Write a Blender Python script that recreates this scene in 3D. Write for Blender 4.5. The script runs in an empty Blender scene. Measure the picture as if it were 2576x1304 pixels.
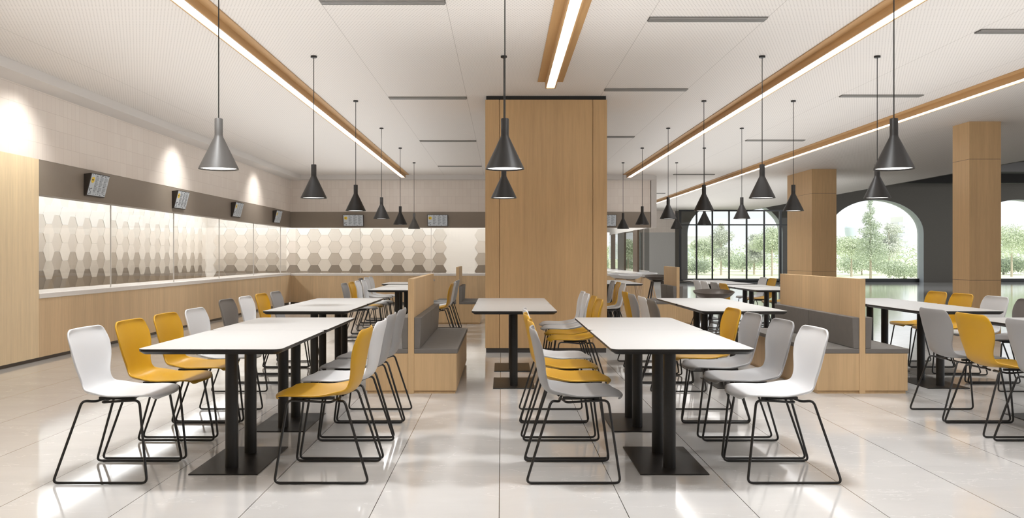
import bpy, bmesh, math, random
from mathutils import Vector, Matrix
random.seed(7)
S = bpy.context.scene
C = S.collection

# ------------------------------------------------------------------ camera, world, light, exposure
cd = bpy.data.cameras.new('camera'); cam = bpy.data.objects.new('camera', cd); C.objects.link(cam)
cam.location = (0, 0, 1.25); cam.rotation_euler = (math.pi/2, 0, 0)
cd.sensor_width = 36; cd.lens = 36*2180/2576
cd.shift_x = 26/2576; cd.shift_y = -9/2576
cd.clip_start = 0.05; cd.clip_end = 600
S.camera = cam
S.view_settings.view_transform = 'Standard'
S.view_settings.look = 'None'
S.view_settings.exposure = 0.07
S.view_settings.gamma = 1.0
S.view_settings.use_curve_mapping = False

W = bpy.data.worlds.new('sky'); S.world = W; W.use_nodes = True
wn = W.node_tree; wn.nodes.clear()
wo = wn.nodes.new('ShaderNodeOutputWorld'); wb = wn.nodes.new('ShaderNodeBackground')
tc = wn.nodes.new('ShaderNodeTexCoord'); nz = wn.nodes.new('ShaderNodeTexNoise'); cr = wn.nodes.new('ShaderNodeValToRGB')
nz.inputs['Scale'].default_value = 3.0; nz.inputs['Detail'].default_value = 5
cr.color_ramp.elements[0].position = 0.35; cr.color_ramp.elements[0].color = (0.78, 0.84, 0.90, 1)
cr.color_ramp.elements[1].position = 0.65; cr.color_ramp.elements[1].color = (0.93, 0.95, 0.97, 1)
wn.links.new(tc.outputs['Generated'], nz.inputs['Vector']); wn.links.new(nz.outputs['Fac'], cr.inputs['Fac'])
wn.links.new(cr.outputs['Color'], wb.inputs['Color']); wb.inputs['Strength'].default_value = 1.35
wn.links.new(wb.outputs['Background'], wo.inputs['Surface'])

sd = bpy.data.lights.new('sun', 'SUN'); sd.energy = 4.0; sd.angle = math.radians(1.5); sd.color = (1, 0.97, 0.92)
so = bpy.data.objects.new('sun', sd); C.objects.link(so)
so.rotation_euler = Vector((-0.45, 0.7, -1.0)).to_track_quat('-Z', 'Y').to_euler()

# added fixtureless fill that washes the ceiling (its back, seen from below, is dark)
for ux, uy, sx, sy, e in ((-2.9, 11, 3.0, 20, 145), (4.4, 11, 3.2, 20, 160), (.6, 4.2, 3.4, 7.4, 66), (7.2, 30, 5, 14, 150)):
    ld = bpy.data.lights.new('ceiling_fill', 'AREA'); ld.shape = 'RECTANGLE'; ld.size = sx; ld.size_y = sy; ld.energy = e; ld.color = (.93, .97, 1)
    lo = bpy.data.objects.new('ceiling_fill', ld); C.objects.link(lo); lo.location = (ux, uy, 2.1); lo.rotation_euler = (math.pi, 0, 0)
# soft downlights over the table groups: they throw the chairs' pooled shadows on the floor
for dx_, dy_, e in ((-2.0, 5.0, 300), (1.45, 5.0, 300), (-2.1, 9.0, 215), (2.5, 9.0, 215), (5.0, 5.6, 240), (5.0, 9.6, 190), (-2.0, 13.8, 190), (3.6, 13.8, 190), (5.5, 22, 160), (8.0, 34, 260), (10.6, 34, 260)):  # the farthest ones are added fill to brighten the far wall
    ld = bpy.data.lights.new('unseen_downlight', 'SPOT'); ld.energy = e; ld.spot_size = math.radians(130); ld.spot_blend = .8; ld.shadow_soft_size = .17; ld.color = (.98, .99, 1)
    lo = bpy.data.objects.new('unseen_downlight', ld); C.objects.link(lo); lo.location = (dx_, dy_, 3.27)
# added fill lamp without a fixture, brightening the high hall's far wall
ld = bpy.data.lights.new('hall_fill', 'AREA'); ld.shape = 'RECTANGLE'; ld.size = 10; ld.size_y = 2; ld.energy = 420; ld.color = (.95, .97, 1)
lo = bpy.data.objects.new('hall_fill', ld); C.objects.link(lo); lo.location = (18, 31, 4.55); lo.rotation_euler = Vector((0, .8, -.6)).to_track_quat('-Z', 'Y').to_euler()
STRIP = 6.5      # emission of the linear ceiling lights
PEND = 7.0       # watts of a pendant
# ------------------------------------------------------------------ materials
def lin(c): return tuple(((v/255)/12.92 if v/255 <= .04045 else ((v/255+.055)/1.055)**2.4) for v in c)
class NT:
    def __init__(s, name):
        s.m = bpy.data.materials.new(name); s.m.use_nodes = True; s.t = s.m.node_tree
        s.b = s.t.nodes['Principled BSDF']; s.o = s.t.nodes['Material Output']
    def n(s, typ, **kw):
        x = s.t.nodes.new(typ)
        for k, v in kw.items(): setattr(x, k, v)
        return x
    def l(s, a, b): s.t.links.new(a, b)
    def math(s, op, a, b=None, c=None):
        x = s.n('ShaderNodeMath', operation=op)
        for i, v in enumerate((a, b, c)):
            if v is None: continue
            if isinstance(v, (int, float)): x.inputs[i].default_value = v
            else: s.l(v, x.inputs[i])
        return x.outputs[0]
    def mix(s, f, a, b):
        x = s.n('ShaderNodeMix', data_type='RGBA')
        for sock, v in ((x.inputs[0], f), (x.inputs[6], a), (x.inputs[7], b)):
            if isinstance(v, (int, float)): sock.default_value = v
            elif isinstance(v, tuple): sock.default_value = (*v, 1)
            else: s.l(v, sock)
        return x.outputs[2]
    def noise(s, vec, scale, detail=4, rough=.5):
        x = s.n('ShaderNodeTexNoise'); x.inputs['Scale'].default_value = scale
        x.inputs['Detail'].default_value = detail; x.inputs['Roughness'].default_value = rough
        s.l(vec, x.inputs['Vector']); return x.outputs['Fac']
    def pos(s, scale=(1, 1, 1), obj=False):
        if obj: o = s.n('ShaderNodeTexCoord').outputs['Object']
        else: o = s.n('ShaderNodeNewGeometry').outputs['Position']
        mp = s.n('ShaderNodeMapping'); mp.inputs['Scale'].default_value = scale; s.l(o, mp.inputs['Vector'])
        return mp.outputs[0]
    def bump(s, h, st=.2, d=.01):
        x = s.n('ShaderNodeBump'); x.inputs['Strength'].default_value = st; x.inputs['Distance'].default_value = d
        s.l(h, x.inputs['Height']); s.l(x.outputs[0], s.b.inputs['Normal'])
    def sep(s, v):
        x = s.n('ShaderNodeSeparateXYZ'); s.l(v, x.inputs[0]); return x.outputs
def plain(name, rgb, rough=.5, metal=0, spec=.5, var=.04, scale=8, bump=0):
    k = NT(name); c = lin(rgb)
    f = k.noise(k.pos(obj=True), scale)
    lo = tuple(v*(1-var) for v in c); hi = tuple(min(1, v*(1+var)) for v in c)
    k.l(k.mix(f, lo, hi), k.b.inputs['Base Color'])
    k.b.inputs['Roughness'].default_value = rough; k.b.inputs['Metallic'].default_value = metal
    k.b.inputs['Specular IOR Level'].default_value = spec
    if bump:
        k.bump(k.noise(k.pos(obj=True), 400), bump, .002)
    return k.m
def emit(name, rgb, st):
    k = NT(name); k.b.inputs['Base Color'].default_value = (*lin(rgb), 1)
    k.b.inputs['Emission Color'].default_value = (*lin(rgb), 1); k.b.inputs['Emission Strength'].default_value = st
    return k.m
def wood(name, rgb, scale=1.0, horizontal=False, plank=.19, seam=True):
    k = NT(name); c = lin(rgb)
    st = (1, 1, .045) if not horizontal else (1, .045, 1)
    p = k.pos(st)
    g1 = k.noise(p, 26*scale, 6, .6); g2 = k.noise(p, 3.2*scale, 3, .5); g3 = k.noise(p, 120*scale, 2, .5)
    sx = k.sep(k.pos())
    hh = k.math('ADD', sx[0], sx[1])
    cell = k.math('FLOOR', k.math('DIVIDE', hh, plank))
    wn_ = k.n('ShaderNodeTexWhiteNoise', noise_dimensions='1D'); k.l(cell, wn_.inputs['W'])
    f = k.math('ADD', k.math('MULTIPLY', g1, .42), k.math('MULTIPLY', g2, .34))
    f = k.math('ADD', f, k.math('MULTIPLY', g3, .18))
    f = k.math('ADD', f, k.math('MULTIPLY', k.math('SUBTRACT', wn_.outputs['Value'], .5), .09 if seam else 0.0))
    lo = tuple(v*.80 for v in c); hi = tuple(min(1, v*1.16) for v in c)
    f = k.math('MULTIPLY', k.math('SUBTRACT', f, .26), 2.2)
    col = k.mix(f, lo, hi)
    k.l(col, k.b.inputs['Base Color'])
    k.b.inputs['Roughness'].default_value = .5; k.b.inputs['Specular IOR Level'].default_value = .35
    k.bump(g1, .08, .003)
    return k.m
M = {}
M['oak'] = wood('pale_oak', (206, 174, 132))
M['oak_counter'] = wood('pale_oak_slats', (220, 190, 150), plank=.12)
M['oak_light'] = wood('light_oak_panel', (232, 208, 170))
M['oak_column'] = wood('honey_oak', (206, 170, 124), plank=.3)
M['oak_beam'] = wood('amber_oak', (186, 146, 98), horizontal=True, seam=False)
M['black'] = plain('matt_black_metal', (34, 32, 30), .42, 0, .4)
M['black_frame'] = plain('black_rod', (30, 28, 27), .35, 0, .5)
M['plate'] = plain('dark_steel_plate', (40, 36, 33), .38, .2, .5)
M['tabletop'] = plain('white_laminate', (200, 199, 197), .32, 0, .4, .01)
M['white_shell'] = plain('white_plastic', (214, 214, 215), .38, 0, .45, .01)
M['yellow_shell'] = plain('mustard_plastic', (194, 147, 28), .38, 0, .45, .02)
M['grey_shell'] = plain('mid_grey_plastic', (150, 149, 149), .4, 0, .45, .02)
M['dark_shell'] = plain('taupe_grey_plastic', (112, 107, 103), .4, 0, .45, .02)
M['stool_dark'] = plain('smoked_brown_shell', (74, 64, 56), .35, 0, .5, .08, 14)
M['stool_dark_leg'] = plain('smoked_wood_leg', (70, 62, 56), .45)
M['stool_pale_leg'] = plain('pale_wood_leg', (206, 178, 146), .5)
M['cushion'] = plain('charcoal_upholstery', (114, 109, 104), .6, 0, .4, .12, 12, .15)
M['cushion_side'] = plain('charcoal_piping', (70, 66, 63), .6, 0, .4, .08)
M['pendant'] = plain('matt_black_shade', (30, 27, 25), .45, 0, .5)
M['pendant_lit_grey'] = plain('spotlit_grey_shade', (84, 81, 78), .45, .0, .5)  # black shade with spotlight brightness put into a greyer colour
M['pendant_inner'] = emit('lit_diffuser', (255, 252, 246), 2.2)
M['strip'] = emit('lit_linear_diffuser', (250, 252, 255), STRIP)
M['band'] = plain('taupe_fascia', (146, 134, 121), .36, .1, .4, .04)
M['soffit'] = plain('soffit_paint', (214, 208, 202), .7, 0, .3, .01)
M['dark_wall'] = plain('charcoal_plaster', (104, 100, 93), .8, 0, .2, .12, 30)
M['grey_wall'] = plain('grey_plaster', (200, 198, 194), .8, 0, .2, .08, 30)
M['dark_ceiling'] = plain('black_ceiling', (40, 38, 36), .8, 0, .2)
M['arch'] = plain('arch_reveal_skylit', (178, 184, 188), .6, 0, .3, .02)  # sky brightness on the reveal put into the colour
M['sill'] = plain('white_quartz', (236, 230, 224), .25, 0, .5, .03, 5)
M['frame'] = plain('black_window_frame', (22, 21, 20), .35)
M['kick'] = plain('dark_kickboard', (84, 74, 64), .35, .4, .5)
M['screen_body'] = plain('screen_casing', (62, 55, 50), .4)
M['page'] = emit('menu_page', (165, 168, 170), .35)
M['page_ink'] = emit('menu_ink', (96, 98, 100), .2)
M['page_yellow'] = emit('menu_yellow', (196, 164, 50), .35)
M['vent'] = plain('vent_grille_grey', (132, 128, 122), .5)
M['vent_dark'] = plain('vent_slot_dark', (70, 67, 63), .7)
M['kitchen_wall'] = plain('kitchen_white', (236, 229, 220), .6, 0, .3, .02)
M['kitchen_floor'] = plain('kitchen_floor_tile', (170, 160, 148), .4)
M['chrome'] = plain('chrome_knob', (190, 190, 190), .15, 1)
M['post'] = plain('brown_post', (96, 80, 66), .5)
M['bark'] = plain('pale_bark', (178, 168, 152), .9, 0, .1, .2, 5)
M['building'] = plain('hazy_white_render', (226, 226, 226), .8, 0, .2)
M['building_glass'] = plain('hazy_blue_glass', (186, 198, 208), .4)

# glass: clear, with the faint mirror of a thin pane
k = NT('clear_glass'); k.t.nodes.remove(k.b)
tr = k.n('ShaderNodeBsdfTransparent'); gl = k.n('ShaderNodeBsdfGlossy'); mx = k.n('ShaderNodeMixShader'); fr = k.n('ShaderNodeFresnel')
gl.inputs['Roughness'].default_value = 0.0
geo_ = k.n('ShaderNodeNewGeometry'); k.l(k.math('SUBTRACT', 1.3, k.math('MULTIPLY', geo_.outputs['Backfacing'], 1.3-1/1.3)), fr.inputs['IOR'])
tr.inputs['Color'].default_value = (.97, .97, .96, 1)
k.l(fr.outputs[0], mx.inputs[0]); k.l(tr.outputs[0], mx.inputs[1]); k.l(gl.outputs[0], mx.inputs[2]); k.l(mx.outputs[0], k.o.inputs['Surface'])
M['glass'] = k.m

# floor: .62 x 1.245 m marble-look tiles, glossy
k = NT('marble_floor_tiles'); xyz = k.sep(k.pos())
def joint(coord, off, size, half):
    u = k.math('FRACT', k.math('DIVIDE', k.math('SUBTRACT', coord, off), size))
    d = k.math('MINIMUM', u, k.math('SUBTRACT', 1.0, u))
    return k.math('LESS_THAN', d, half/size)
jx = joint(xyz[0], -.012, .62, .0022); jy = joint(xyz[1], 5.12, 1.245, .0014)
cx_ = k.math('FLOOR', k.math('DIVIDE', k.math('SUBTRACT', xyz[0], -.012), .62)); cy_ = k.math('FLOOR', k.math('DIVIDE', k.math('SUBTRACT', xyz[1], 5.12), 1.245))
cb = k.n('ShaderNodeCombineXYZ'); k.l(cx_, cb.inputs[0]); k.l(cy_, cb.inputs[1])
wnn = k.n('ShaderNodeTexWhiteNoise', noise_dimensions='3D'); k.l(cb.outputs[0], wnn.inputs['Vector'])
va = k.n('ShaderNodeVectorMath', operation='MULTIPLY_ADD'); k.l(wnn.outputs['Color'], va.inputs[0]); va.inputs[1].default_value = (9, 9, 9); k.l(k.pos((.9, 2.2, 1)), va.inputs[2])
n1 = k.noise(va.outputs[0], 1.6, 6, .6)
n2 = k.noise(va.outputs[0], 1.1, 8, .55)
vein = k.math('LESS_THAN', k.math('ABSOLUTE', k.math('SUBTRACT', n2, .5)), .0025)
base = k.mix(n1, lin((200, 197, 194)), lin((220, 218, 215)))
base = k.mix(k.math('MULTIPLY', vein, .45), base, lin((240, 238, 235)))
base = k.mix(k.math('MULTIPLY', jy, .35), base, lin((150, 143, 136)))
base = k.mix(k.math('MULTIPLY', jx, .9), base, lin((60, 55, 50)))
k.l(base, k.b.inputs['Base Color']); k.b.inputs['Roughness'].default_value = .075; k.b.inputs['Specular IOR Level'].default_value = .5
k.bump(n1, .006, .01)
M['floor'] = k.m

# ceiling: perforated boards with seams
k = NT('perforated_ceiling'); xyz = k.sep(k.pos())
sp = .030
row = k.math('FLOOR', k.math('DIVIDE', xyz[1], sp*1.2))
odd = k.math('MULTIPLY', k.math('MODULO', k.math('ABSOLUTE', row), 2.0), .5)
u = k.math('SUBTRACT', k.math('FRACT', k.math('ADD', k.math('DIVIDE', xyz[0], sp), odd)), .5)
v = k.math('SUBTRACT', k.math('FRACT', k.math('DIVIDE', xyz[1], sp*1.2)), .5)
r2 = k.math('ADD', k.math('MULTIPLY', u, u), k.math('MULTIPLY', v, v))
hole = k.math('LESS_THAN', r2, .036)
seam = None
for sx_ in (-4.5, -1.467, -.452, 1.27, 2.29, 4.33, 5.39, 7.1):
    a = k.math('LESS_THAN', k.math('ABSOLUTE', k.math('SUBTRACT', xyz[0], sx_)), .003)
    seam = a if seam is None else k.math('MAXIMUM', seam, a)
base = k.mix(k.math('MULTIPLY', hole, .55), lin((222, 215, 208)), lin((150, 140, 130)))
base = k.mix(k.math('MULTIPLY', seam, .5), base, lin((140, 130, 120)))
k.l(base, k.b.inputs['Base Color']); k.b.inputs['Roughness'].default_value = .55; k.b.inputs['Specular IOR Level'].default_value = .25
M['ceiling'] = k.m

# wall tiles above the fascia: rows of .2 m, alternating narrow and wide vertical tiles
def tile_mat(name, axis):
    k = NT(name); xyz = k.sep(k.pos()); h = xyz[axis]; z = k.math('SUBTRACT', xyz[2], 2.38)
    row = k.math('FLOOR', k.math('DIVIDE', z, .1985))
    par = k.math('MODULO', k.math('ABSOLUTE', row), 2.0)
    zf = k.math('FRACT', k.math('DIVIDE', z, .1985)); zd = k.math('MINIMUM', zf, k.math('SUBTRACT', 1.0, zf))
    wn2 = k.n('ShaderNodeTexWhiteNoise', noise_dimensions='1D')
    cell2 = k.math('FLOOR', k.math('DIVIDE', h, .4)); k.l(k.math('ADD', k.math('MULTIPLY', row, 17.3), cell2), wn2.inputs['W'])
    narrow = k.math('GREATER_THAN', k.math('ADD', k.math('MULTIPLY', par, .45), wn2.outputs['Value']), .7)
    size = k.math('SUBTRACT', .2, k.math('MULTIPLY', narrow, .1))
    hf = k.math('FRACT', k.math('DIVIDE', h, size)); hd = k.math('MULTIPLY', k.math('MINIMUM', hf, k.math('SUBTRACT', 1.0, hf)), size)
    j = k.math('MAXIMUM', k.math('LESS_THAN', zd, .011), k.math('LESS_THAN', hd, .0018))
    wn3 = k.n('ShaderNodeTexWhiteNoise', noise_dimensions='1D'); k.l(k.math('ADD', k.math('FLOOR', k.math('DIVIDE', h, size)), k.math('MULTIPLY', row, 31.7)), wn3.inputs['W'])
    c = k.mix(wn3.outputs['Value'], lin((231, 219, 208)), lin((235, 224, 213)))
    k.l(k.mix(k.math('MULTIPLY', j, .4), c, lin((180, 163, 150))), k.b.inputs['Base Color'])
    k.b.inputs['Roughness'].default_value = .45; k.b.inputs['Specular IOR Level'].default_value = .4
    return k.m
M['tile_side'] = tile_mat('beige_wall_tiles_side', 1)
M['tile_back'] = tile_mat('beige_wall_tiles_back', 0)
# foliage and lawn; haze is put into the pale leaf colours
def leafmat(name, a, b):
    k = NT(name); g = k.n('ShaderNodeObjectInfo')
    f = k.noise(k.pos(), 2.2, 4, .7)
    k.l(k.mix(f, lin(a), lin(b)), k.b.inputs['Base Color']); k.b.inputs['Roughness'].default_value = .7
    k.b.inputs['Specular IOR Level'].default_value = .2
    return k.m
M['leaf_green'] = leafmat('hazed_fresh_leaves', (168, 184, 150), (228, 234, 214))
M['leaf_deep'] = leafmat('hazed_deep_leaves', (150, 168, 142), (214, 222, 202))
M['leaf_grey'] = leafmat('hazed_grey_leaves', (178, 184, 172), (226, 230, 220))
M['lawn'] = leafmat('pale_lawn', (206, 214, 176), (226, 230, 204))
HX = {n: plain('hex_tile_'+n, c, .35, 0, .45, .02) for n, c in {
    'white': (240, 236, 229), 'cream': (230, 220, 208), 'pale_grey': (220, 212, 201), 'stone': (203, 192, 178),
    'taupe': (182, 169, 154), 'brown': (146, 132, 116), 'umber': (128, 115, 101), 'sand': (214, 203, 190)}.items()}

# ------------------------------------------------------------------ mesh helpers
class MB:
    def __init__(s): s.bm = bmesh.new(); s.mi = 0
    def _f(s, vs):
        try:
            f = s.bm.faces.new(vs); f.material_index = s.mi; return f
        except ValueError: return None
    def box(s, x0, x1, y0, y1, z0, z1):
        v = [s.bm.verts.new(p) for p in ((x0,y0,z0),(x1,y0,z0),(x1,y1,z0),(x0,y1,z0),(x0,y0,z1),(x1,y0,z1),(x1,y1,z1),(x0,y1,z1))]
        for q in ((0,3,2,1),(4,5,6,7),(0,1,5,4),(1,2,6,5),(2,3,7,6),(3,0,4,7)): s._f([v[i] for i in q])
        return s
    def prism(s, pts, fn, d0, d1):
        a = [s.bm.verts.new(fn(p, d0)) for p in pts]; b = [s.bm.verts.new(fn(p, d1)) for p in pts]
        s._f(a); s._f(b[::-1]); n = len(pts)
        for i in range(n): s._f([a[i], a[(i+1)%n], b[(i+1)%n], b[i]][::-1])
        return s
    def rings(s, rings, cap=True, close=True):
        vr = [[s.bm.verts.new(p) for p in r] for r in rings]
        for a, b in zip(vr, vr[1:]):
            n = len(a)
            for i in range(n if close else n-1): s._f([a[i], a[(i+1)%n], b[(i+1)%n], b[i]])
        if cap: s._f(vr[0][::-1]); s._f(vr[-1])
        return s
    def lathe(s, prof, c=(0,0,0), seg=32, cap=True):
        return s.rings([[(c[0]+r*math.cos(2*math.pi*i/seg), c[1]+r*math.sin(2*math.pi*i/seg), c[2]+z) for i in range(seg)] for r, z in prof], cap)
    def tube(s, pts, r, seg=8):
        pts = [Vector(p) for p in pts]; rs = []
        t = (pts[1]-pts[0]).normalized(); up = Vector((0,0,1)) if abs(t.z) < .9 else Vector((1,0,0))
        nrm = t.cross(up).normalized()
        for i, p in enumerate(pts):
            if i == 0: tt = pts[1]-p
            elif i == len(pts)-1: tt = p-pts[i-1]
            else: tt = (pts[i+1]-p).normalized()+(p-pts[i-1]).normalized()
            tt.normalize(); nrm = (nrm - tt*nrm.dot(tt)).normalized(); bn = tt.cross(nrm)
            rs.append([p+(nrm*math.cos(2*math.pi*j/seg)+bn*math.sin(2*math.pi*j/seg))*r for j in range(seg)])
        return s.rings(rs)
    def build(s, name, mats, parent=None, smooth=False, bevel=0, loc=None):
        bmesh.ops.recalc_face_normals(s.bm, faces=s.bm.faces)
        me = bpy.data.meshes.new(name); s.bm.to_mesh(me); s.bm.free()
        for m in (mats if isinstance(mats, (list, tuple)) else [mats]): me.materials.append(m)
        o = bpy.data.objects.new(name, me); C.objects.link(o)
        if smooth:
            for p in me.polygons: p.use_smooth = True
            me.set_sharp_from_angle(angle=math.radians(40))
        if bevel:
            b = o.modifiers.new('bevel', 'BEVEL'); b.width = bevel; b.segments = 2; b.limit_method = 'ANGLE'
        if parent: o.parent = parent
        if loc: o.location = loc
        return o
def fillet(pts, r, n=5):
    pts = [Vector(p) for p in pts]; out = [pts[0]]
    for a, b, c in zip(pts, pts[1:], pts[2:]):
        d1 = (a-b); d2 = (c-b); l = min(r, d1.length*.45, d2.length*.45)
        p1 = b+d1.normalized()*l; p2 = b+d2.normalized()*l
        for i in range(n+1):
            t = i/n; out.append(p1*(1-t)**2+b*2*t*(1-t)+p2*t*t)
    out.append(pts[-1]); return out
def tag(o, label=None, cat=None, group=None, kind=None):
    if label: o['label'] = label
    if cat: o['category'] = cat
    if group: o['group'] = group
    if kind: o['kind'] = kind
    return o
def thing(name, label, cat, loc=(0,0,0), rz=0, group=None):
    o = bpy.data.objects.new(name, None); C.objects.link(o); o.empty_display_size = .1
    o.location = loc; o.rotation_euler = (0, 0, rz); return tag(o, label, cat, group)
def struct(o, label=None, cat=None):
    o['kind'] = 'structure'
    if label: o['label'] = label
    if cat: o['category'] = cat
    return o
def copy_tree(o, parent=None):
    c = o.copy(); C.objects.link(c)
    if parent:
        c.parent = parent; c.matrix_parent_inverse = o.matrix_parent_inverse.copy()
    for ch in [x for x in C.objects if x.parent == o]: copy_tree(ch, c)
    return c

# ------------------------------------------------------------------ room shell
CEIL = 3.3
XL = -5.458; YB = 22.37; YF = 40.0; XR = 27.0
struct(MB().box(-9, XR, -1.5, YF+.6, -.12, 0).build('floor', M['floor']), 'pale grey marble tile floor with thin dark joints', 'floor')
struct(MB().box(XL-3.2, 11.27, -1.5, YF, CEIL, CEIL+.08).build('ceiling', M['ceiling']), 'white perforated panel ceiling', 'ceiling')
# soffit along the left and back walls
m = MB().box(XL-.02, -5.12, -1.5, YB+.02, 3.19, CEIL-.001)
struct(m.build('trim_1', M['soffit']), 'pale soffit running along the top of the left wall', 'soffit')
struct(MB().box(-5.12, 3.9, 22.03, YB+.02, 3.19, CEIL-.001).build('trim_2', M['soffit']), 'pale soffit along the top of the back wall', 'soffit')
# left wall: oak panel in front part, tiles above, fascia band
struct(MB().box(XL-.2, XL, -1.5, 10.22, .045, 2.385).build('wall_left', M['oak_light']), 'pale oak panelled left wall', 'wall')
struct(MB().box(XL-.2, XL-.03, -1.5, 10.22, 0, .045).build('baseboard_left', M['kick']), 'dark recessed baseboard under the oak wall', 'baseboard')
struct(MB().box(XL-.2, XL, -1.5, YB+.2, 2.385, 3.19).build('wall_left_upper', M['tile_side']), 'beige tiled upper left wall', 'wall')
struct(MB().box(XL-.18, XL-.005, 10.22, YB+.18, 1.972, 2.385).build('trim_3', M['band']), 'dark taupe fascia band on the left wall', 'fascia')
struct(MB().box(XL, 3.84, YB, YB+.2, 2.375, 3.19).build('wall_back_upper', M['tile_back']), 'beige tiled upper back wall', 'wall')
struct(MB().box(XL-.005, 3.84, YB+.005, YB+.18, 1.968, 2.375).build('trim_4', M['band']), 'dark taupe fascia band on the back wall', 'fascia')
# kitchen recess
KX, KY = -8.5, 25.0
struct(MB().box(KX-.1, KX, 9.0, KY+.1, 0, 3.0).build('wall_kitchen_left', M['kitchen_wall']), 'white kitchen wall behind the left counter', 'wall')
struct(MB().box(KX, 1.9, KY, KY+.1, 0, 3.0).build('wall_kitchen_back', M['kitchen_wall']), 'white kitchen wall behind the back counter', 'wall')
struct(MB().box(KX, XL-.2, 9.0, 9.1, 0, 3.0).build('wall_kitchen_front', M['kitchen_wall']), 'white end wall of the kitchen', 'wall')
struct(MB().box(KX, XL-.2, 9.0, KY, 3.0, 3.05).box(XL-.2, 3.7, YB+.2, KY, 3.0, 3.05).box(1.9, 3.86, KY, 31, 3.0, 3.05).build('ceiling_kitchen', M['kitchen_wall']), 'white kitchen ceiling', 'ceiling')
struct(MB().box(3.86, 4.0, YB, 31, 1.968, CEIL).build('trim_5', M['soffit']), 'taupe fascia over the kitchen side glazing', 'fascia')

# hexagon tiles (flat-top), s = .2
def hexes(name, plane, centres):
    m = MB(); mats = list(HX.values()); names = list(HX)
    for h, z, col, shift in centres:
        m.mi = names.index(col)
        s_ = .1985; off = []
        for kx in range(6):
            a = math.radians(60*kx); off.append((h+s_*math.cos(a), z+s_*math.sin(a)))
        d = .012+shift
        if plane == 'back': fn = lambda p, t: (p[0], KY-t, p[1])
        else: fn = lambda p, t: (KX+t, p[0], p[1])
        m.prism(off, fn, 0, d)
    o = m.build(name, mats, bevel=.003)
    return struct(o)
rh = .3464
rowA = {0: 'brown', 1: 'taupe', 2: 'pale_grey', 3: 'pale_grey', 4: 'white'}
rowA = {-1: 'umber', 0: 'umber', 1: 'taupe', 2: 'sand', 3: 'pale_grey', 4: 'white', 5: 'white'}
rowB = {-1: 'umber', 0: 'brown', 1: 'stone', 2: 'cream', 3: 'cream', 4: 'white', 5: 'white'}
cs = []
for i in range(-6, 11):
    hx = -4.80+.603*i
    if hx < -1.7 or hx > -1.0:
        h2 = hx if hx < -1.5 else hx
        if h2 > -8.4 and h2 < 1.7:
            for r in range(-1, 5): cs.append((h2, .80+rh*r-.0, rowA[r], 0))
    hb = hx+.3015
    if -8.3 < hb < 1.6 and not (-1.75 < hb < -.65):
        for r in range(-1, 5): cs.append((hb, .627+rh*r, rowB[r], .004))
cs = [c for c in cs if not (-1.62 < c[0] < -1.1)]
hexes('trim_6', 'back', cs)
cs = []
i = 0
hy = 9.3
while hy < KY-.2:
    for r in range(-1, 5): cs.append((hy, .80+rh*r, rowA[r], 0))
    hb = hy+.3015
    if hb < KY-.2:
        for r in range(-1, 5): cs.append((hb, .627+rh*r, rowB[r], .008))
    hy += .603
hexes('trim_7', 'left', cs)

# ------------------------------------------------------------------ serving counters
t = thing('serving_counter', 'long oak serving counter with white top and glass along the left wall', 'counter', (XL, 16, 0))
def P(m, name, mats, t, **kw):
    o = m.build(name, mats, t, **kw); o.matrix_parent_inverse = Matrix.Translation(-Vector(t.location)) ; return o
P(MB().box(XL-.06, XL, 10.22, YB-.002, .045, .74), 'front_panel', M['oak_counter'], t)
P(MB().box(XL-.06, XL-.03, 10.22, YB-.002, 0, .045), 'kickboard', M['kick'], t)
P(MB().box(XL-.62, XL+.012, 10.225, YB-.015, .74, .80), 'countertop', M['sill'], t, bevel=.004)
ys = [10.23, 12.35, 14.72, 17.09, 19.46, 21.83, YB+.06]
for a, b in zip(ys, ys[1:]):
    P(MB().box(XL-.12, XL-.108, a+.004, b-.004, .80, 1.975), 'glass_pane', M['glass'], t)
for b in ys[1:-1]:
    P(MB().box(XL-.122, XL-.106, b-.004, b+.004, .80, 1.975), 'glass_joint', M['sill'], t)
t = thing('serving_counter', 'oak serving counter with white top and glass across the back wall', 'counter', (-1, YB, 0))
P(MB().box(XL, 3.84, YB, YB+.06, .045, .725), 'front_panel', M['oak_counter'], t)
P(MB().box(XL, 3.80, YB+.03, YB+.05, 0, .045), 'kickboard', M['kick'], t)
P(MB().box(XL+.012, 3.86, YB-.012, YB+.6, .725, .785).box(3.2, 3.86, YB+.6, 31, .725, .785), 'countertop', M['sill'], t, bevel=.004)
P(MB().box(3.78, 3.84, YB+.06, 31, .045, .725), 'side_panel', M['oak_counter'], t)
xs = [XL+.11, -3.67, -1.83, 0.01, 1.85, 3.69]
for a, b in zip(xs, xs[1:]):
    P(MB().box(a+.004, b-.004, YB+.108, YB+.12, .785, 1.97), 'glass_pane', M['glass'], t)
for b in xs[1:]:
    P(MB().box(b-.004, b+.004, YB+.106, YB+.122, .785, 1.97), 'glass_joint', M['sill'], t)
for y0, y1, mt in ((24.3, 25.1, 'post'), (29.4, 30.2, 'post')):
    P(MB().box(3.80, 3.86, y0, y1, .785, 1.97), 'glazing_post', M[mt], t)
P(MB().box(3.80, 3.86, 26.9, 28.4, .785, 1.97), 'glazing_panel', M['kick'], t)
P(MB().box(3.825, 3.837, YB+.13, 31, .785, 1.97), 'glass_pane', M['glass'], t)
tag(MB().lathe([(.012, 0), (.035, .012), (.035, .04), (.02, .05)], seg=16).build('wall_knob', M['chrome'], smooth=True, loc=(-1.76, YB-.001, .61)),
    'small round chrome knob on the oak front of the back counter', 'knob').rotation_euler = (math.pi/2, 0, 0)

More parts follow.
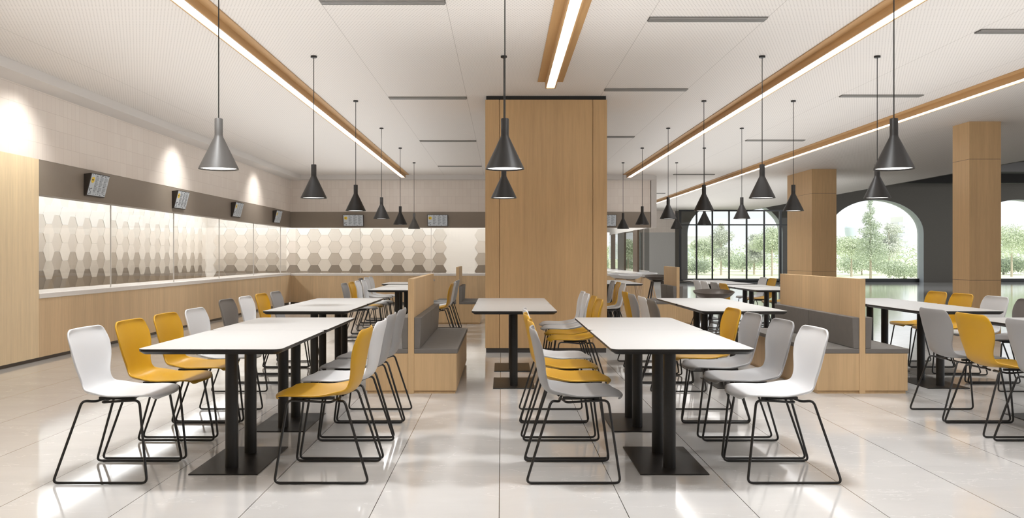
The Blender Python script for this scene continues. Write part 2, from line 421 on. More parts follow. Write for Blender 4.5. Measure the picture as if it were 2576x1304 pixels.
# kitchen strip lights (behind the fascia, the kitchen's own light)
for i, (x0, x1, y0, y1) in enumerate(((-7.9, -7.3, 9.6, 24.5), (-8.0, 1.5, 23.9, 24.4), (1.9, 3.4, 23.2, 29.5))):  # the last is an added fill for the dark side zone
    ld = bpy.data.lights.new('kitchen_light', 'AREA'); ld.shape = 'RECTANGLE'; ld.size = x1-x0; ld.size_y = y1-y0
    ld.energy = (225, 120, 130)[i]; ld.color = (.94, .97, 1)
    lo = bpy.data.objects.new('kitchen_light', ld); C.objects.link(lo); lo.location = ((x0+x1)/2, (y0+y1)/2, 2.97)
# wall washers recessed over the left wall
for y in (5.0, 9.7, 14.4, 19.1):
    ld = bpy.data.lights.new('wall_washer', 'SPOT'); ld.energy = 95; ld.spot_size = math.radians(96); ld.spot_blend = 1.0; ld.shadow_soft_size = .05; ld.color = (1, .99, .97)
    lo = bpy.data.objects.new('wall_washer', ld); C.objects.link(lo); lo.location = (-4.72, y, 3.28)
    lo.rotation_euler = Vector((-.60, 0, -1)).to_track_quat('-Z', 'Y').to_euler()

# ------------------------------------------------------------------ far wall with arches, windows
def far_wall():
    m = MB(); y0, y1 = YF, YF+.6; ztop = 6.0
    cs = [4.22, 10.77, 17.28, 23.84]; a, b, zs = 2.2, 1.55, 2.28
    edges = [-9.0]
    for c in cs: edges += [c-a, c+a]
    edges.append(XR)
    m.mi = 0
    for i in range(0, len(edges), 2):
        m.box(edges[i], edges[i+1], y0, y1, 0, ztop)
    for c in cs:
        n = 28
        pts = [(c-a*math.cos(math.pi*i/n), zs+b*math.sin(math.pi*i/n)) for i in range(n+1)]
        for (xa, za), (xb, zb) in zip(pts, pts[1:]):
            v = [m.bm.verts.new(p) for p in ((xa,y0,za),(xb,y0,zb),(xb,y0,ztop),(xa,y0,ztop),(xa,y1,za),(xb,y1,zb),(xb,y1,ztop),(xa,y1,ztop))]
            m.mi = 0; m._f([v[0],v[1],v[2],v[3]]); m._f([v[7],v[6],v[5],v[4]])
        # paler reveal shell with painted sky light, just proud of the wall's cut edge
        m.mi = 1
        e = .012
        loop = [(c-a, 0)]+pts+[(c+a, 0)]
        inn = [(c-a+e, 0)]+[(c-(a-e)*math.cos(math.pi*i/n), zs+(b-e)*math.sin(math.pi*i/n)) for i in range(n+1)]+[(c+a-e, 0)]
        for (p, q), (r, s) in zip(zip(loop, loop[1:]), zip(inn, inn[1:])):
            v = [m.bm.verts.new(x) for x in ((p[0],y0-.004,p[1]),(q[0],y0-.004,q[1]),(s[0],y0-.004,s[1]),(r[0],y0-.004,r[1]),(p[0],y1,p[1]),(q[0],y1,q[1]),(s[0],y1,s[1]),(r[0],y1,r[1]))]
            m._f([v[0],v[1],v[2],v[3]]); m._f([v[3],v[2],v[6],v[7]]); m._f([v[7],v[6],v[5],v[4]])
    bm = m.bm
    o = m.build('wall_far', [M['dark_wall'], M['arch']])
    struct(o, 'charcoal far wall pierced by tall arches', 'wall')
    return cs, a
cs_, aa = far_wall()
struct(MB().box(3.9, 8.0, YF-.03, YF-.002, 2.31, 3.3).build('wall_far_tiles', M['tile_back']), 'beige tiled strip above the grey far wall', 'wall')
struct(MB().box(6.45, 8.0, YF-.03, YF-.004, 0, 2.31).build('wall_far_panel', M['grey_wall']), 'mid grey plaster panel on the far wall', 'wall')
struct(MB().box(XL-.2, 11.27, -1.6, -1.5, 0, CEIL).build('wall_behind', M['soffit']), 'plain pale wall behind the camera', 'wall')
struct(MB().box(11.27, XR, -1.5, YF, 4.7, 4.8).build('ceiling_hall', M['dark_ceiling']), 'dark high ceiling beyond the canteen', 'ceiling')
struct(MB().box(11.27, 11.35, -1.5, YF, CEIL, 4.7).build('wall_bulkhead', M['dark_wall']), 'charcoal bulkhead at the edge of the white ceiling', 'wall')
for i, y in enumerate((20, 26, 32, 37)):
    struct(MB().box(11.35, XR, y, y+.4, 4.35, 4.7).build('trim_%d' % (10+i), M['dark_ceiling']), 'dark ceiling beam in the high hall', 'beam')
# gridded window before the first arch
w = thing('window_1', 'tall black gridded window before the second arch', 'window', (10.3, 39.0, 0)); w['kind'] = 'structure'
m = MB()
X = [8.03, 8.77, 9.48, 10.23, 11.02, 11.81, 12.54, 13.1]
for i, x in enumerate(X):
    hw = .05 if i in (0, 6) else .032
    m.box(x-hw, x+hw, 38.96, 39.04, .16, 3.29)
m.box(7.98, 13.13, 38.95, 39.05, 3.23, 3.295); m.box(7.98, 13.13, 38.955, 39.045, 2.6, 2.655); m.box(7.98, 13.13, 38.93, 39.07, .09, .17); m.box(7.98, 13.13, 38.9, 39.1, 0, .03)
P(m, 'window_frame', M['frame'], w)
P(MB().box(8.0, 13.1, 38.995, 39.0, .17, 3.25), 'glass', M['glass'], w)
for n_, c in enumerate(cs_):
    w = thing('window_%d' % (n_+2), 'arched window pane low black rail', 'window', (c, YF+.5, 0)); w['kind'] = 'structure'
    del w['label']; w['label'] = ['arched window seen past the kitchen glazing', 'arched window behind the black grid', 'arched window between the two oak pillars', 'arched window right of the near oak pillar'][n_]
    P(MB().box(c-aa+.01, c+aa-.01, YF+.42, YF+.5, .0, .17), 'bottom_rail', M['frame'], w)
    pts = [(c-aa+.02, .17)]+[(c-(aa-.02)*math.cos(math.pi*i/24), 2.28+1.52*math.sin(math.pi*i/24)) for i in range(25)]+[(c+aa-.02, .17)]
    P(MB().prism(pts, lambda p, t_: (p[0], t_, p[1]), YF+.45, YF+.456), 'glass', M['glass'], w)

# ------------------------------------------------------------------ wide column and pillars
t = thing('column', 'wide oak clad column standing behind the middle table', 'column', (.567, 11.12, 0)); t['kind'] = 'structure'
x0, x1 = -.21, 1.352
m = MB().box(x0+.005, x1-.005, 11.14, 12.34, .06, 3.25)
m.box(x0, x0+.178, 11.12, 12.36, .06, 3.25); m.box(x0+.186, x1-.186, 11.12, 12.36, .06, 3.25); m.box(x1-.178, x1, 11.12, 12.36, .06, 3.25)
P(m, 'cladding', M['oak_column'], t)
P(MB().box(x0+.012, x1-.012, 11.13, 12.33, 3.25, 3.299), 'top_trim', M['frame'], t)
P(MB().box(x0+.01, x1-.01, 11.13, 12.33, 0, .06), 'kickboard', M['cushion_side'], t)
for lab, xa, xb, ya, yb in (('square oak pillar nearest the right edge of the picture', 7.15, 7.635, 13.25, 13.74), ('deep oak pillar behind the right booth, between the windows', 7.35, 7.935, 20.54, 22.3)):
    t = thing('pillar', lab, 'pillar', ((xa+xb)/2, ya, 0)); t['kind'] = 'structure'
    for za, zb in ((0, .868), (.874, 2.72), (2.726, 3.299)):
        P(MB().box(xa, xb, ya, yb, za, zb), 'cladding', M['oak_column'], t)
    P(MB().box(xa+.004, xb-.004, ya+.004, yb-.004, .866, .876).box(xa+.004, xb-.004, ya+.004, yb-.004, 2.718, 2.728), 'seam', M['post'], t)

# ------------------------------------------------------------------ linear lights
def linear(xc, y0, y1, label):
    t = thing('linear_ceiling_light', label, 'ceiling light', (xc, (y0+y1)/2, CEIL), group='linear oak ceiling lights')
    P(MB().box(xc-.148, xc+.148, y0, y1, CEIL-.012, CEIL-.001), 'flange', M['oak_beam'], t)
    P(MB().box(xc-.061, xc-.047, y0, y1, 3.214, 3.288).box(xc+.047, xc+.061, y0, y1, 3.214, 3.288).box(xc-.061, xc+.061, y1-.014, y1, 3.214, 3.288), 'housing', M['oak_beam'], t)
    P(MB().box(xc-.046, xc+.046, y0+.01, y1-.015, 3.222, 3.23), 'diffuser', M['strip'], t)
linear(-2.49, -1.4, 21.9, 'long oak and white linear light, leftmost on the ceiling')
linear(.572, -1.4, 10.19, 'short oak and white linear light ending before the wide column')
linear(3.215, -1.4, 21.9, 'long oak and white linear light, just right of the wide column')
linear(5.84, -1.4, 36, 'long oak and white linear light, rightmost on the ceiling')

# ------------------------------------------------------------------ ceiling vents
vl = None
def vent(x0, x1, y, label):
    t = thing('ceiling_vent', label, 'air vent', ((x0+x1)/2, y, CEIL), group='slot air vents in the ceiling')
    P(MB().box(x0, x1, y-.062, y+.062, CEIL-.004, CEIL-.0005), 'recess', M['vent_dark'], t)
    for i in range(4):
        yy = y-.054+i*.036
        P(MB().box(x0+.004, x1-.004, yy-.011, yy+.011, CEIL-.014, CEIL-.004), 'slat', M['vent'], t)
for i, y in enumerate((6.98, 11.25, 15.5, 19.85)):
    vent(-1.465, -.455, y, ['slot vent at the top edge of the picture, left of centre', 'second slot vent from the top, left of the wide column', 'third slot vent from the top, left of the wide column', 'farthest slot vent, left of the wide column'][i])
for i, y in enumerate((7.5, 10.69, 14.95)):
    vent(1.27, 2.29, y, ['largest slot vent right of the central strip light', 'slot vent level with the top of the wide column, on its right', 'slot vent partly hidden by the right side of the wide column'][i])
for i, y in enumerate((7.9, 11.1, 15.4, 21.9, 28.5)):
    vent(4.34, 5.38, y, ['slot vent cut off by the right edge of the picture', 'slot vent between the two right strip lights, nearest whole one', 'slot vent between the two right strip lights, above the far pendants', 'thin slot vent over the far gridded window', 'farthest thin slot vent beside the end of the tiled wall'][i])

# ------------------------------------------------------------------ menu screens
def screen(loc, rz, label, flip=1):
    t = thing('menu_screen', label, 'screen', loc, rz, group='menu screens on the fascia band')
    w, h = .25, .15
    # local: x along wall, -y out of wall, z up; top leans out
    yb, yt = -.03, -.105
    m = MB(); pts = [(0, -h), (0, h*.9), (yt, h), (yb, -h)]
    m.prism(pts, lambda p, d: (d, p[0], p[1]), -w-.012, w+.012); m.build('casing', M['screen_body'], t, bevel=.004)
    def q(mb, u0, u1, v0, v1, e):
        def pt(u, v):
            f = (v+h)/(2*h); return (u, yb+(yt-yb)*f-e, v*1.0)
        a = [mb.bm.verts.new(pt(*p)) for p in ((u0, v0), (u1, v0), (u1, v1), (u0, v1))]; b = [mb.bm.verts.new((p.co.x, p.co.y+e*.6, p.co.z)) for p in a]
        mb._f(a); mb._f(b[::-1])
        for i in range(4): mb._f([a[i], b[i], b[(i+1)%4], a[(i+1)%4]])
    m = MB(); q(m, -w, w, -h+.012, h-.012, .004); pg = m.build('page', M['page'], t)
    m = MB(); rnd = random.Random(3)
    for col in range(3):
        u0 = -w+.13+col*.123
        v = h-.03
        n = 0
        while v > -h+.05:
            head = n % 6 == 0
            q(m, u0, u0+(.05 if head else .075+rnd.random()*.025), v-(.008 if head else .003), v, .0065)
            v -= .018 if head else .0095
            n += 1
    for _ in range(26):
        u = rnd.uniform(-w+.01, w-.03); v = rnd.choice((rnd.uniform(-h+.016, -h+.035), rnd.uniform(h-.03, h-.016))); q(m, u, u+.012, v, v+.009, .0065)
    for _ in range(14):
        u = rnd.uniform(-w+.01, -w+.09); v = rnd.uniform(-h+.02, -h+.1); q(m, u, u+.014, v, v+.01, .0065)
    m.build('menu_text', M['page_ink'], pg)
    m = MB(); q(m, -w+.02, -w+.1, .035, .085, .007); q(m, -w+.035, -w+.085, .022, .098, .0075); bd = m.build('menu_badge', M['page_yellow'], t)
    m = MB(); q(m, -w+.03, -w+.055, .052, .068, .0085); q(m, -w+.062, -w+.072, .045, .075, .0085); m.build('badge_mark', M['screen_body'], bd)
for i, y in enumerate((11.59, 14.62, 17.75, 20.93)):
    screen((XL-.004, y, 2.185), math.pi/2, ['menu screen nearest the camera on the left fascia', 'second menu screen along the left fascia', 'third menu screen along the left fascia', 'menu screen on the left fascia nearest the corner'][i])
for i, x in enumerate((-3.82, -1.65, 2.69)):
    screen((x, YB+.004, 2.15), 0, ['left menu screen on the back fascia', 'menu screen on the back fascia just left of the wide column', 'menu screen on the back fascia half hidden right of the column'][i])

# ------------------------------------------------------------------ pendants
def pendant(loc, label, mat, first=True):
    t = thing('pendant_lamp', label, 'pendant lamp', loc, group='black cone pendant lamps')
    # origin at the ceiling; z down to 1.838
    zb = 1.838-CEIL
    MB().lathe([(.032, 0), (.032, -.018)], seg=24).build('canopy', M['black'], t, smooth=True)
    MB().tube([(0, 0, -.018), (0, 0, zb+.346)], .0042, 8).build('cord', M['black'], t)
    prof = [(.0, .346), (.025, .346), (.027, .342), (.027, .232), (.030, .220), (.131, .008), (.133, .0), (.129, .002), (.030, .214), (.0, .216)]
    sh = MB().lathe([(r, zb+z) for r, z in prof], cap=False, seg=40).build('shade', mat, t, smooth=True)
    MB().lathe([(0, .012), (.122, .012), (.122, .0085), (0, .0085)][:], (0, 0, zb), cap=False, seg=40).build('diffuser', M['pendant_inner'], sh, smooth=True)
    ld = bpy.data.lights.new('pendant_glow', 'SPOT'); ld.energy = PEND; ld.spot_size = math.radians(125); ld.spot_blend = .9; ld.shadow_soft_size = .06; ld.color = (1, .96, .9)
    lo = bpy.data.objects.new('pendant_glow', ld); C.objects.link(lo); lo.parent = t; lo.location = (0, 0, zb-.02)
    return t
PY = [5.91, 8.90, 11.46, 13.92, 16.49, 19.10]
words = ['nearest', 'second', 'third', 'fourth', 'fifth', 'farthest']
base_p = pendant((-1.93, PY[0], CEIL), 'black cone pendant coloured spotlit grey, over the front left table', M['pendant_lit_grey'])
base_b = pendant((-1.93, PY[1], CEIL), 'second black cone pendant from the camera in the left row', M['pendant'])
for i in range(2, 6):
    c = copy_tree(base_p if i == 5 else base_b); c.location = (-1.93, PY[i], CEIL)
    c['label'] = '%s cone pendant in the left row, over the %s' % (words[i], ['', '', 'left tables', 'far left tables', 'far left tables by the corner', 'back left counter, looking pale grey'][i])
for i in range(0, 2):
    c = copy_tree(base_b); c.location = (.022, PY[i], CEIL)
    c['label'] = ['large black cone pendant seen against the wide oak column', 'smaller black cone pendant just below and behind the one before the column'][i]
for i in range(6):
    c = copy_tree(base_b); c.location = (2.675, PY[i], CEIL)
    c['label'] = '%s cone pendant in the first row right of the wide column' % words[i]
for i in range(1, 6):
    c = copy_tree(base_b); c.location = (3.857, PY[i], CEIL)
    c['label'] = '%s cone pendant in the rightmost row, before the windows' % ['', 'nearest', 'second', 'third', 'fourth', 'farthest'][i]

# ------------------------------------------------------------------ tables
def make_table():
    t = thing('dining_table', 'x', 'table')
    hx, hy, r = .39, .598, .05
    def ring(inset, z):
        out = []; rr = max(r-inset, .01)
        for cx, cy, a0 in ((hx-r, hy-r, 0), (-hx+r, hy-r, 90), (-hx+r, -hy+r, 180), (hx-r, -hy+r, 270)):
            for i in range(7):
                a = math.radians(a0+15*i); out.append((cx+(rr)*math.cos(a)+(-inset+r-rr if False else 0), cy+rr*math.sin(a), z))
        return out
    tt = MB().rings([ring(.0, .7415), ring(0, .743)]).build('tabletop', M['tabletop'], t)
    MB().rings([ring(.026, .712), ring(0.0, .729), ring(0, .7415)]).build('table_edge', M['black'], tt)
    for s in (-1, 1):
        MB().lathe([(.037, .006), (.037, .7115)], (0, s*.19, 0), 24).build('column', M['black'], t, smooth=True)
    MB().box(-.197, .197, -.355, .355, 0, .007).build('base_plate', M['plate'], t, bevel=.002)
    MB().box(-.15, .15, -.3, .3, .704, .712).build('mounting_plate', M['black'], t)
    return t
T0 = make_table(); used = [False]
def table(x, y, label, group='white dining tables'):
    o = T0 if not used[0] else copy_tree(T0); used[0] = True
    o.location = (x, y, 0); o['label'] = label; o['group'] = group
G1, G2, G3, G4 = 5.28, 8.47, 13.22, 16.0
for x, y, nm in ((-1.585, G1, 'front left pair, left of the centre aisle'), (.985, G1, 'front right pair, right of the centre aisle'), (4.15, G1, 'pair at the far right edge of the picture'),
                 (-1.79, G2, 'pair beside the left booth'), (.116, G2, 'centre pair before the wide column'), (2.218, G2, 'pair on the left of the right booth'), (4.19, G2, 'pair on the right of the right booth'),
                 (-1.57, G3, 'far left pair before the back counter'), (1.0, G3, 'pair hidden behind the wide column'), (4.10, G3, 'pair before the black gridded window'),
                 (-1.75, G4, 'farthest left pair by the back counter'), (2.13, G4, 'farthest pair, just right of the column'), (4.10, G4, 'farthest pair close to the gridded window')):
    table(x, y, 'white table, nearer half of the '+nm)
    if not (y == G4 and x == -1.75):
        table(x, y+1.2, 'white table, farther half of the '+nm)

# ------------------------------------------------------------------ chairs
PR = [(.297,.451,.150),(.284,.459,.192),(.252,.465,.220),(.19,.466,.234),(.11,.464,.238),(.02,.460,.236),(-.06,.457,.227),(-.112,.461,.210),(-.150,.480,.193),
      (-.171,.515,.180),(-.182,.555,.182),(-.190,.60,.204),(-.198,.65,.229),(-.207,.70,.240),(-.216,.745,.238),(-.226,.785,.230),(-.233,.812,.216),(-.237,.828,.193),(-.239,.834,.155)]
def make_shell():
    m = MB(); bm = m.bm; n = len(PR); SS = [-1, -.95, -.89, -.7, -.46, -.23, 0, .23, .46, .7, .89, .95, 1]; ns = 12; grid = []
    for i, (u, w, hw) in enumerate(PR):
        a = PR[max(i-1, 0)]; b = PR[min(i+1, n-1)]
        tu, tw = b[0]-a[0], b[1]-a[1]; L = math.hypot(tu, tw); nu, nw = -tw/L, tu/L   # normal
        if nw < 0 and i < 7: nu, nw = -nu, -nw
        if nu < 0 and i >= 7: nu, nw = -nu, -nw
        row = []
        t_ = i/(n-1)
        lift = .010 if i < 2 else .005 if i < 6 else .03 if i < 12 else .034 if i < 15 else .026
        if i < 2: lift = .0
        for j in range(ns+1):
            s = SS[j]; e = abs(s)
            k_ = e**2.4*lift
            uu = u+nu*k_; ww = w+nw*k_
            if i == 0: uu -= .045*e**3
            if i == 1: uu -= .030*e**3
            if i == n-1: ww -= .004*e**4
            rim = (.007 if e == 1 else .005 if e == .95 else 0) if i > 6 else (.003 if e >= .95 else 0)   # little raised rim
            if i >= n-2: rim = max(rim, .006)
            uu += nu*rim; ww += nw*rim
            row.append(bm.verts.new((uu, s*hw, ww)))
        grid.append(row)
    for i in range(n-1):
        for j in range(ns): m._f([grid[i][j], grid[i+1][j], grid[i+1][j+1], grid[i][j+1]])
    o = m.build('seat_shell', M['white_shell'], smooth=False)
    for p in o.data.polygons: p.use_smooth = True
    md = o.modifiers.new('solidify', 'SOLIDIFY'); md.thickness = .011; md.offset = -1
    sb = o.modifiers.new('subsurf', 'SUBSURF'); sb.levels = 1; sb.render_levels = 1
    o.data.materials.clear(); o.data.materials.append(None)
    return o
def make_frame(s):
    b = [(-.06, s*.05, .437), (-.07, s*.16, .436), (-.118, s*.212, .450), (-.257, s*.258, .0085), (.257, s*.258, .0085), (.196, s*.212, .452), (.09, s*.205, .447), (-.03, s*.17, .432), (-.05, s*.02, .430)]
    return MB().tube(fillet(b, .03, 5), .0072, 8)
def make_chair(col):
    t = thing('shell_chair', 'x', 'chair')
    sh = make_shell(); sh.parent = t
    sh.data.materials[0] = M[col]
    for s in (-1, 1):
        make_frame(s).build('sled_leg', M['black_frame'], t, smooth=True)
    MB().tube([(.12, -.205, .447), (.12, .205, .447)], .006).build('cross_bar', M['black_frame'], t, smooth=True)
    for s in (-1, 1):
        MB().box(-.05, .15, s*.15-.012, s*.15+.012, .447, .462).build('seat_clip', M['black_frame'], t)
    return t
CH = {}
cw = {'w': ('white_shell', 'white'), 'y': ('yellow_shell', 'mustard yellow'), 'g': ('grey_shell', 'light grey'), 'd': ('dark_shell', 'dark grey')}
cnt = {}
def chair(x, y, face, c, label, group):
    if c not in CH:
        CH[c] = make_chair(cw[c][0]); o = CH[c]
    else: o = copy_tree(CH[c])
    o.location = (x, y, 0); o.rotation_euler = (0, 0, 0 if face > 0 else math.pi)
    o['label'] = '%s shell chair, %s' % (cw[c][1], label); o['group'] = group
D1 = [4.983, 5.56, 6.18, 6.745]; D2 = [8.17, 8.75, 9.37, 9.93]; D3 = [12.88, 13.46, 14.08, 14.65]; D4 = [15.7, 16.28, 16.9, 17.5]
pos4 = ['nearest', 'second', 'third', 'farthest']
def rowc(x, D, face, cols, where, group):
    for i, c in enumerate(cols):
        if c == ' ': continue
        jit = [0.0, .006, -.005, .004][i]
        chair(x+jit, D[i], face, c, '%s %s' % (pos4[i], where), group)
rowc(-2.191, D1, 1, 'wyyw', 'on the left side of the front left tables', 'chairs at the front left tables')
rowc(-.983, D1, -1, 'ywgg', 'on the right side of the front left tables', 'chairs at the front left tables')
rowc(.391, D1, 1, 'gyyw', 'on the left side of the front right tables', 'chairs at the front right tables')
rowc(1.598, D1, -1, 'wggy', 'on the right side of the front right tables', 'chairs at the front right tables')
rowc(3.55, D1, 1, ' gyg', 'on the left side of the tables at the right edge', 'chairs at the tables by the right edge')
rowc(-2.396, D2, 1, 'dwyg', 'on the left of the tables beside the left booth', 'chairs at the tables beside the left booth')
rowc(.722, D2, -1, 'yyww', 'on the right side of the centre tables', 'chairs at the centre tables')
rowc(1.612, D2, 1, 'dwgy', 'in the row left of the right booth tables', 'chairs at the tables left of the right booth')
rowc(4.79, D2, -1, 'dwyy', 'on the right side of the tables right of the booth', 'chairs at the tables right of the right booth')
rowc(-2.14, D3, 1, 'gyww', 'on the left side of the far left tables', 'chairs at the far left tables')
rowc(-.945, D3, -1, 'ywgg', 'on the right of the far left tables, behind booth', 'chairs at the far left tables')
rowc(1.606, D3, -1, 'wyg ', 'emerging right of the wide oak column', 'chairs behind the wide column')
rowc(3.49, D3, 1, 'ygww', 'left of the tables before the gridded window', 'chairs at the tables before the gridded window')
rowc(4.71, D3, -1, ' wgy', 'right of the tables before the gridded window', 'chairs at the tables before the gridded window')
rowc(-2.35, D4, 1, 'dww ', 'of the farthest left tables by the back counter', 'chairs at the farthest left tables')
rowc(4.71, D4, -1, 'yw  ', 'at the farthest tables by the gridded window', 'chairs at the farthest window tables')

# ------------------------------------------------------------------ booths
def booth(xc, y0, y1, label, ext=.41):
    t = thing('booth_bench', label, 'booth', (xc, y0, 0))
    L = y1-y0
    MB().box(-.027, .027, 0, L, 0, 1.038).build('partition', M['oak'], t, bevel=.002)
    for s in (-1, 1):
        a, b = sorted((s*.0275, s*ext))
        MB().box(a, b, .004, L-.004, .028, .364).build('bench_base', M['oak'], t, bevel=.002)
        a, b = sorted((s*.0275, s*(ext-.012)))
        MB().box(a, b, .02, L-.02, 0, .028).build('plinth', M['oak'], t)
        a, b = sorted((s*.028, s*(ext+.012)))
        MB().box(a, b, 0, L, .3645, .408).build('seat_cushion', M['cushion'], t, bevel=.006)
        n = 2
        for i in range(n):
            ya, yb = i*L/n+.003, (i+1)*L/n-.003
            m = MB().prism([(s*.0285, .409), (s*.080, .409), (s*.094, .69), (s*.0285, .69)], lambda p, d: (p[0], d, p[1]), ya, yb)
            m.build('back_cushion', M['cushion'], t, bevel=.005)
    return t
booth(-.818, 7.82, 10.08, 'oak booth with charcoal cushions left of the centre table')
booth(3.256, 7.82, 10.05, 'oak booth with charcoal cushions right of the front right tables')
booth(-.80, 15.72, 16.95, 'small far oak booth just left of the wide column')
booth(3.20, 15.72, 16.95, 'small far oak booth left of the gridded window')

# ------------------------------------------------------------------ bar stools with bowl seats
def stool(x, y, label, dark, sc=1.0, rz=0, zt=.70):
    t = thing('bar_stool', label, 'bar stool', (x, y, 0), rz, group='bowl seat bar stools')
    m = MB(); n = 36; rings = []
    prof = [(.0, .0), (.08, .006), (.15, .026), (.20, .056), (.235, .096), (.243, .112), (.236, .112), (.228, .1), (.195, .064), (.148, .036), (.08, .018), (.0, .013)]
    for r, z in prof:
        rings.append([(r*1.12*math.cos(2*math.pi*i/n), r*.95*math.sin(2*math.pi*i/n), zt+z*(1.0+.22*math.sin(2*math.pi*i/n+math.pi*0))) for i in range(n)])
    m.rings(rings, cap=False).build('seat', M['stool_dark'] if dark else M['white_shell'], t, smooth=True)
    lm = M['stool_dark_leg'] if dark else M['stool_pale_leg']
    for sx in (-1, 1):
        for sy in (-1, 1):
            a = Vector((sx*.10, sy*.09, zt+.004)); b = Vector((sx*.23, sy*.21, 0))
            MB().tube([b, a], .018, 8).build('leg', lm, t, smooth=True)
    h = .24; f = 1-h/zt; px = .10+.13*f; py = .09+.12*f
    MB().tube(fillet([(0, -py, h), (px, -py, h), (px, py, h), (-px, py, h), (-px, -py, h), (0, -py, h)], .02), .008).build('foot_rest', lm, t, smooth=True)
    MB().box(-.12, .12, -.10, .10, zt-.018, zt+.004).build('seat_mount', lm, t)
    return t
stool(2.79, 11.40, 'large dark brown bowl stool behind the right booth tables', True, zt=.665)
stool(2.78, 20.4, 'white bowl bar stool half hidden by the wide oak column', False)
stool(2.88, 19.9, 'white bowl bar stool in front, second from the wide oak column', False) .location = (2.90, 19.55, 0)
stool(3.58, 21.4, 'white bowl bar stool, rightmost of the white ones at the counter', False)
stool(3.34, 18.6, 'dark brown bowl bar stool beside the far small booth', True)

# ------------------------------------------------------------------ outside
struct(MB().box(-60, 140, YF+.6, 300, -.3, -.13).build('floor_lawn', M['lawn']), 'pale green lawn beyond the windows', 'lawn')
def foliage(m, blobs, n, size, rnd):
    bm = m.bm
    tot = sum(b[3]*b[4] for b in blobs)
    for (bx, by, bz, rx, rz_) in blobs:
        for _ in range(int(n*rx*rz_/tot)):
            v = Vector((rnd.gauss(0,1), rnd.gauss(0,1), rnd.gauss(0,1))).normalized()*(rnd.random()**.45)
            p = Vector((bx+v.x*rx, by+v.y*rx, bz+v.z*rz_))
            a = Vector((rnd.gauss(0,1), rnd.gauss(0,1), rnd.gauss(0,1))).normalized(); b = a.cross(Vector((rnd.gauss(0,1), rnd.gauss(0,1), rnd.gauss(0,1)))).normalized()
            s = size*rnd.uniform(.6, 1.3)
            m._f([bm.verts.new(p+a*s), bm.verts.new(p+b*s*.6), bm.verts.new(p-a*s), bm.verts.new(p-b*s*.6)])
def tree(px, top, Y, kind, lab, wid=1.0, name='tree', cat='tree'):
    rnd = random.Random(int(px*7+Y)); x = (px-1262)*Y/2180
    H = 1.25+(643-top)*Y/2180+.13
    t = thing(name, lab, cat, (x, Y, -.13), group='trees and shrubs beyond the windows')
    m = MB(); blobs = []
    if kind == 'round':
        for _ in range(9): blobs.append((rnd.uniform(-.9, .9)*wid, rnd.uniform(-.7, .7), H*rnd.uniform(.52, .84), .7*wid*rnd.uniform(.7, 1.1), H*.15))
        blobs.append((0, 0, H*.86, .7*wid, H*.13))
    elif kind == 'bush':
        for _ in range(8): blobs.append((rnd.uniform(-1.1, 1.1)*wid, rnd.uniform(-.6, .6), H*rnd.uniform(.3, .6), .7*wid, H*.34))
    elif kind == 'conifer':
        for i in range(12):
            f = i/11; blobs.append((rnd.uniform(-.25, .25), 0, H*(.28+.70*f), max(.16, 1.35*wid*(1-f)), H*.06))
    elif kind == 'tall':
        for _ in range(12): blobs.append((rnd.uniform(-.6, .6)*wid, rnd.uniform(-.5, .5), H*rnd.uniform(.35, .9), .55*wid, H*.11))
        blobs.append((0, 0, H*.92, .3*wid, H*.08))
    lm = {'round': 'leaf_green', 'bush': 'leaf_deep', 'conifer': 'leaf_deep', 'tall': 'leaf_grey'}[kind]
    foliage(m, blobs, 9000 if kind != 'bush' else 7000, .048*Y/60, rnd)
    m.build('foliage', M[lm], t)
    if kind != 'bush':
        MB().lathe([(.075, 0), (.05, H*.4), (.02, H*.9)], seg=8).build('trunk', M['bark'], t, smooth=True)
    else:
        MB().lathe([(.05, 0), (.03, H*.5)], seg=8).build('stem', M['bark'], t, smooth=True)
    return t
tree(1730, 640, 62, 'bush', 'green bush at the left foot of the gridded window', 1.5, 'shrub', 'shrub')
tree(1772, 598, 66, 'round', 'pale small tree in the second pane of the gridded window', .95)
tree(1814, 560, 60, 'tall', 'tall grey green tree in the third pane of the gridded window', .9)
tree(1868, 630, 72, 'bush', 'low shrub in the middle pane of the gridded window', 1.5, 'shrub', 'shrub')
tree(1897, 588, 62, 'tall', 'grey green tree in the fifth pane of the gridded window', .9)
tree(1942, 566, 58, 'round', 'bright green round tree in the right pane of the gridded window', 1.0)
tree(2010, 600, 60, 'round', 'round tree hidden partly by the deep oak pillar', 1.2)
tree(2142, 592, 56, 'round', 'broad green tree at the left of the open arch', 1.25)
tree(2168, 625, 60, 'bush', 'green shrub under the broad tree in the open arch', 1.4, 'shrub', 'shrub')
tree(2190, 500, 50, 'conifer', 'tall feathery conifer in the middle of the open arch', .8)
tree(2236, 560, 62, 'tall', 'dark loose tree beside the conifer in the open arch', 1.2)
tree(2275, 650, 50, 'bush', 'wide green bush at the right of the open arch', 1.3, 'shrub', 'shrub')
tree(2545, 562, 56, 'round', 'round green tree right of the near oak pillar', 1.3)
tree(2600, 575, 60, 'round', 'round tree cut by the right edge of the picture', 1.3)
tree(2525, 640, 62, 'bush', 'low bush right of the near oak pillar', 1.2, 'shrub', 'shrub')
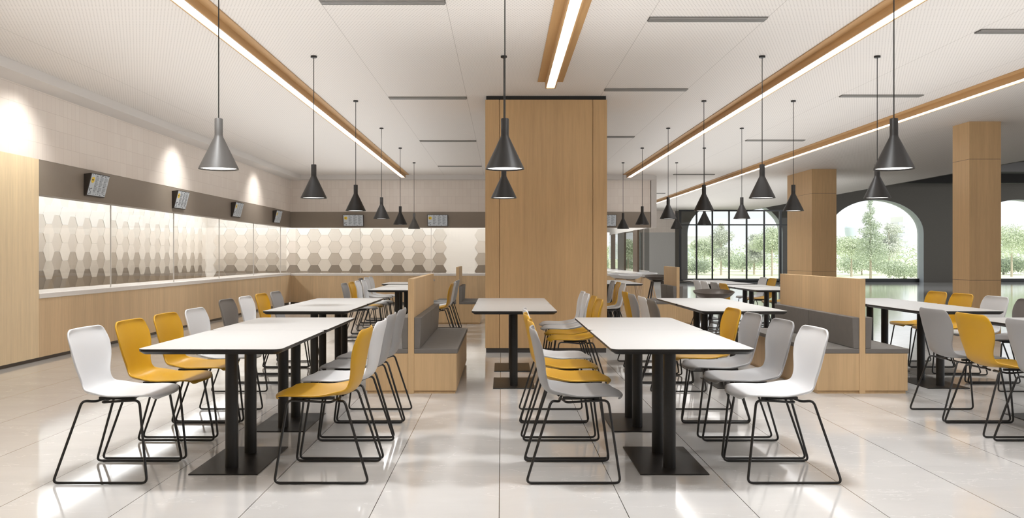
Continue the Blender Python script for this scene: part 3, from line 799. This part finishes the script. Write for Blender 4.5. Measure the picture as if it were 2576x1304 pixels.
tree(1580, 600, 62, 'round', 'tree seen through the kitchen side glazing', 1.3)
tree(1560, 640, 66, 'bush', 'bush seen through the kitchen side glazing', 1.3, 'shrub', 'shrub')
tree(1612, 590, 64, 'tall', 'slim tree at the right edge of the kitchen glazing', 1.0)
# hedge: one long clipped hedge far behind
m = MB(); rnd = random.Random(5)
foliage(m, [(x*1.7, rnd.uniform(-1, 1), 1.0+rnd.random()*.6, 1.6, 1.5) for x in range(0, 42)], 26000, .10, rnd)
o = m.build('hedge', M['leaf_green'], loc=(5, 84, -.1)); tag(o, 'long pale green hedge closing the lawn behind the trees', 'hedge', kind='stuff')
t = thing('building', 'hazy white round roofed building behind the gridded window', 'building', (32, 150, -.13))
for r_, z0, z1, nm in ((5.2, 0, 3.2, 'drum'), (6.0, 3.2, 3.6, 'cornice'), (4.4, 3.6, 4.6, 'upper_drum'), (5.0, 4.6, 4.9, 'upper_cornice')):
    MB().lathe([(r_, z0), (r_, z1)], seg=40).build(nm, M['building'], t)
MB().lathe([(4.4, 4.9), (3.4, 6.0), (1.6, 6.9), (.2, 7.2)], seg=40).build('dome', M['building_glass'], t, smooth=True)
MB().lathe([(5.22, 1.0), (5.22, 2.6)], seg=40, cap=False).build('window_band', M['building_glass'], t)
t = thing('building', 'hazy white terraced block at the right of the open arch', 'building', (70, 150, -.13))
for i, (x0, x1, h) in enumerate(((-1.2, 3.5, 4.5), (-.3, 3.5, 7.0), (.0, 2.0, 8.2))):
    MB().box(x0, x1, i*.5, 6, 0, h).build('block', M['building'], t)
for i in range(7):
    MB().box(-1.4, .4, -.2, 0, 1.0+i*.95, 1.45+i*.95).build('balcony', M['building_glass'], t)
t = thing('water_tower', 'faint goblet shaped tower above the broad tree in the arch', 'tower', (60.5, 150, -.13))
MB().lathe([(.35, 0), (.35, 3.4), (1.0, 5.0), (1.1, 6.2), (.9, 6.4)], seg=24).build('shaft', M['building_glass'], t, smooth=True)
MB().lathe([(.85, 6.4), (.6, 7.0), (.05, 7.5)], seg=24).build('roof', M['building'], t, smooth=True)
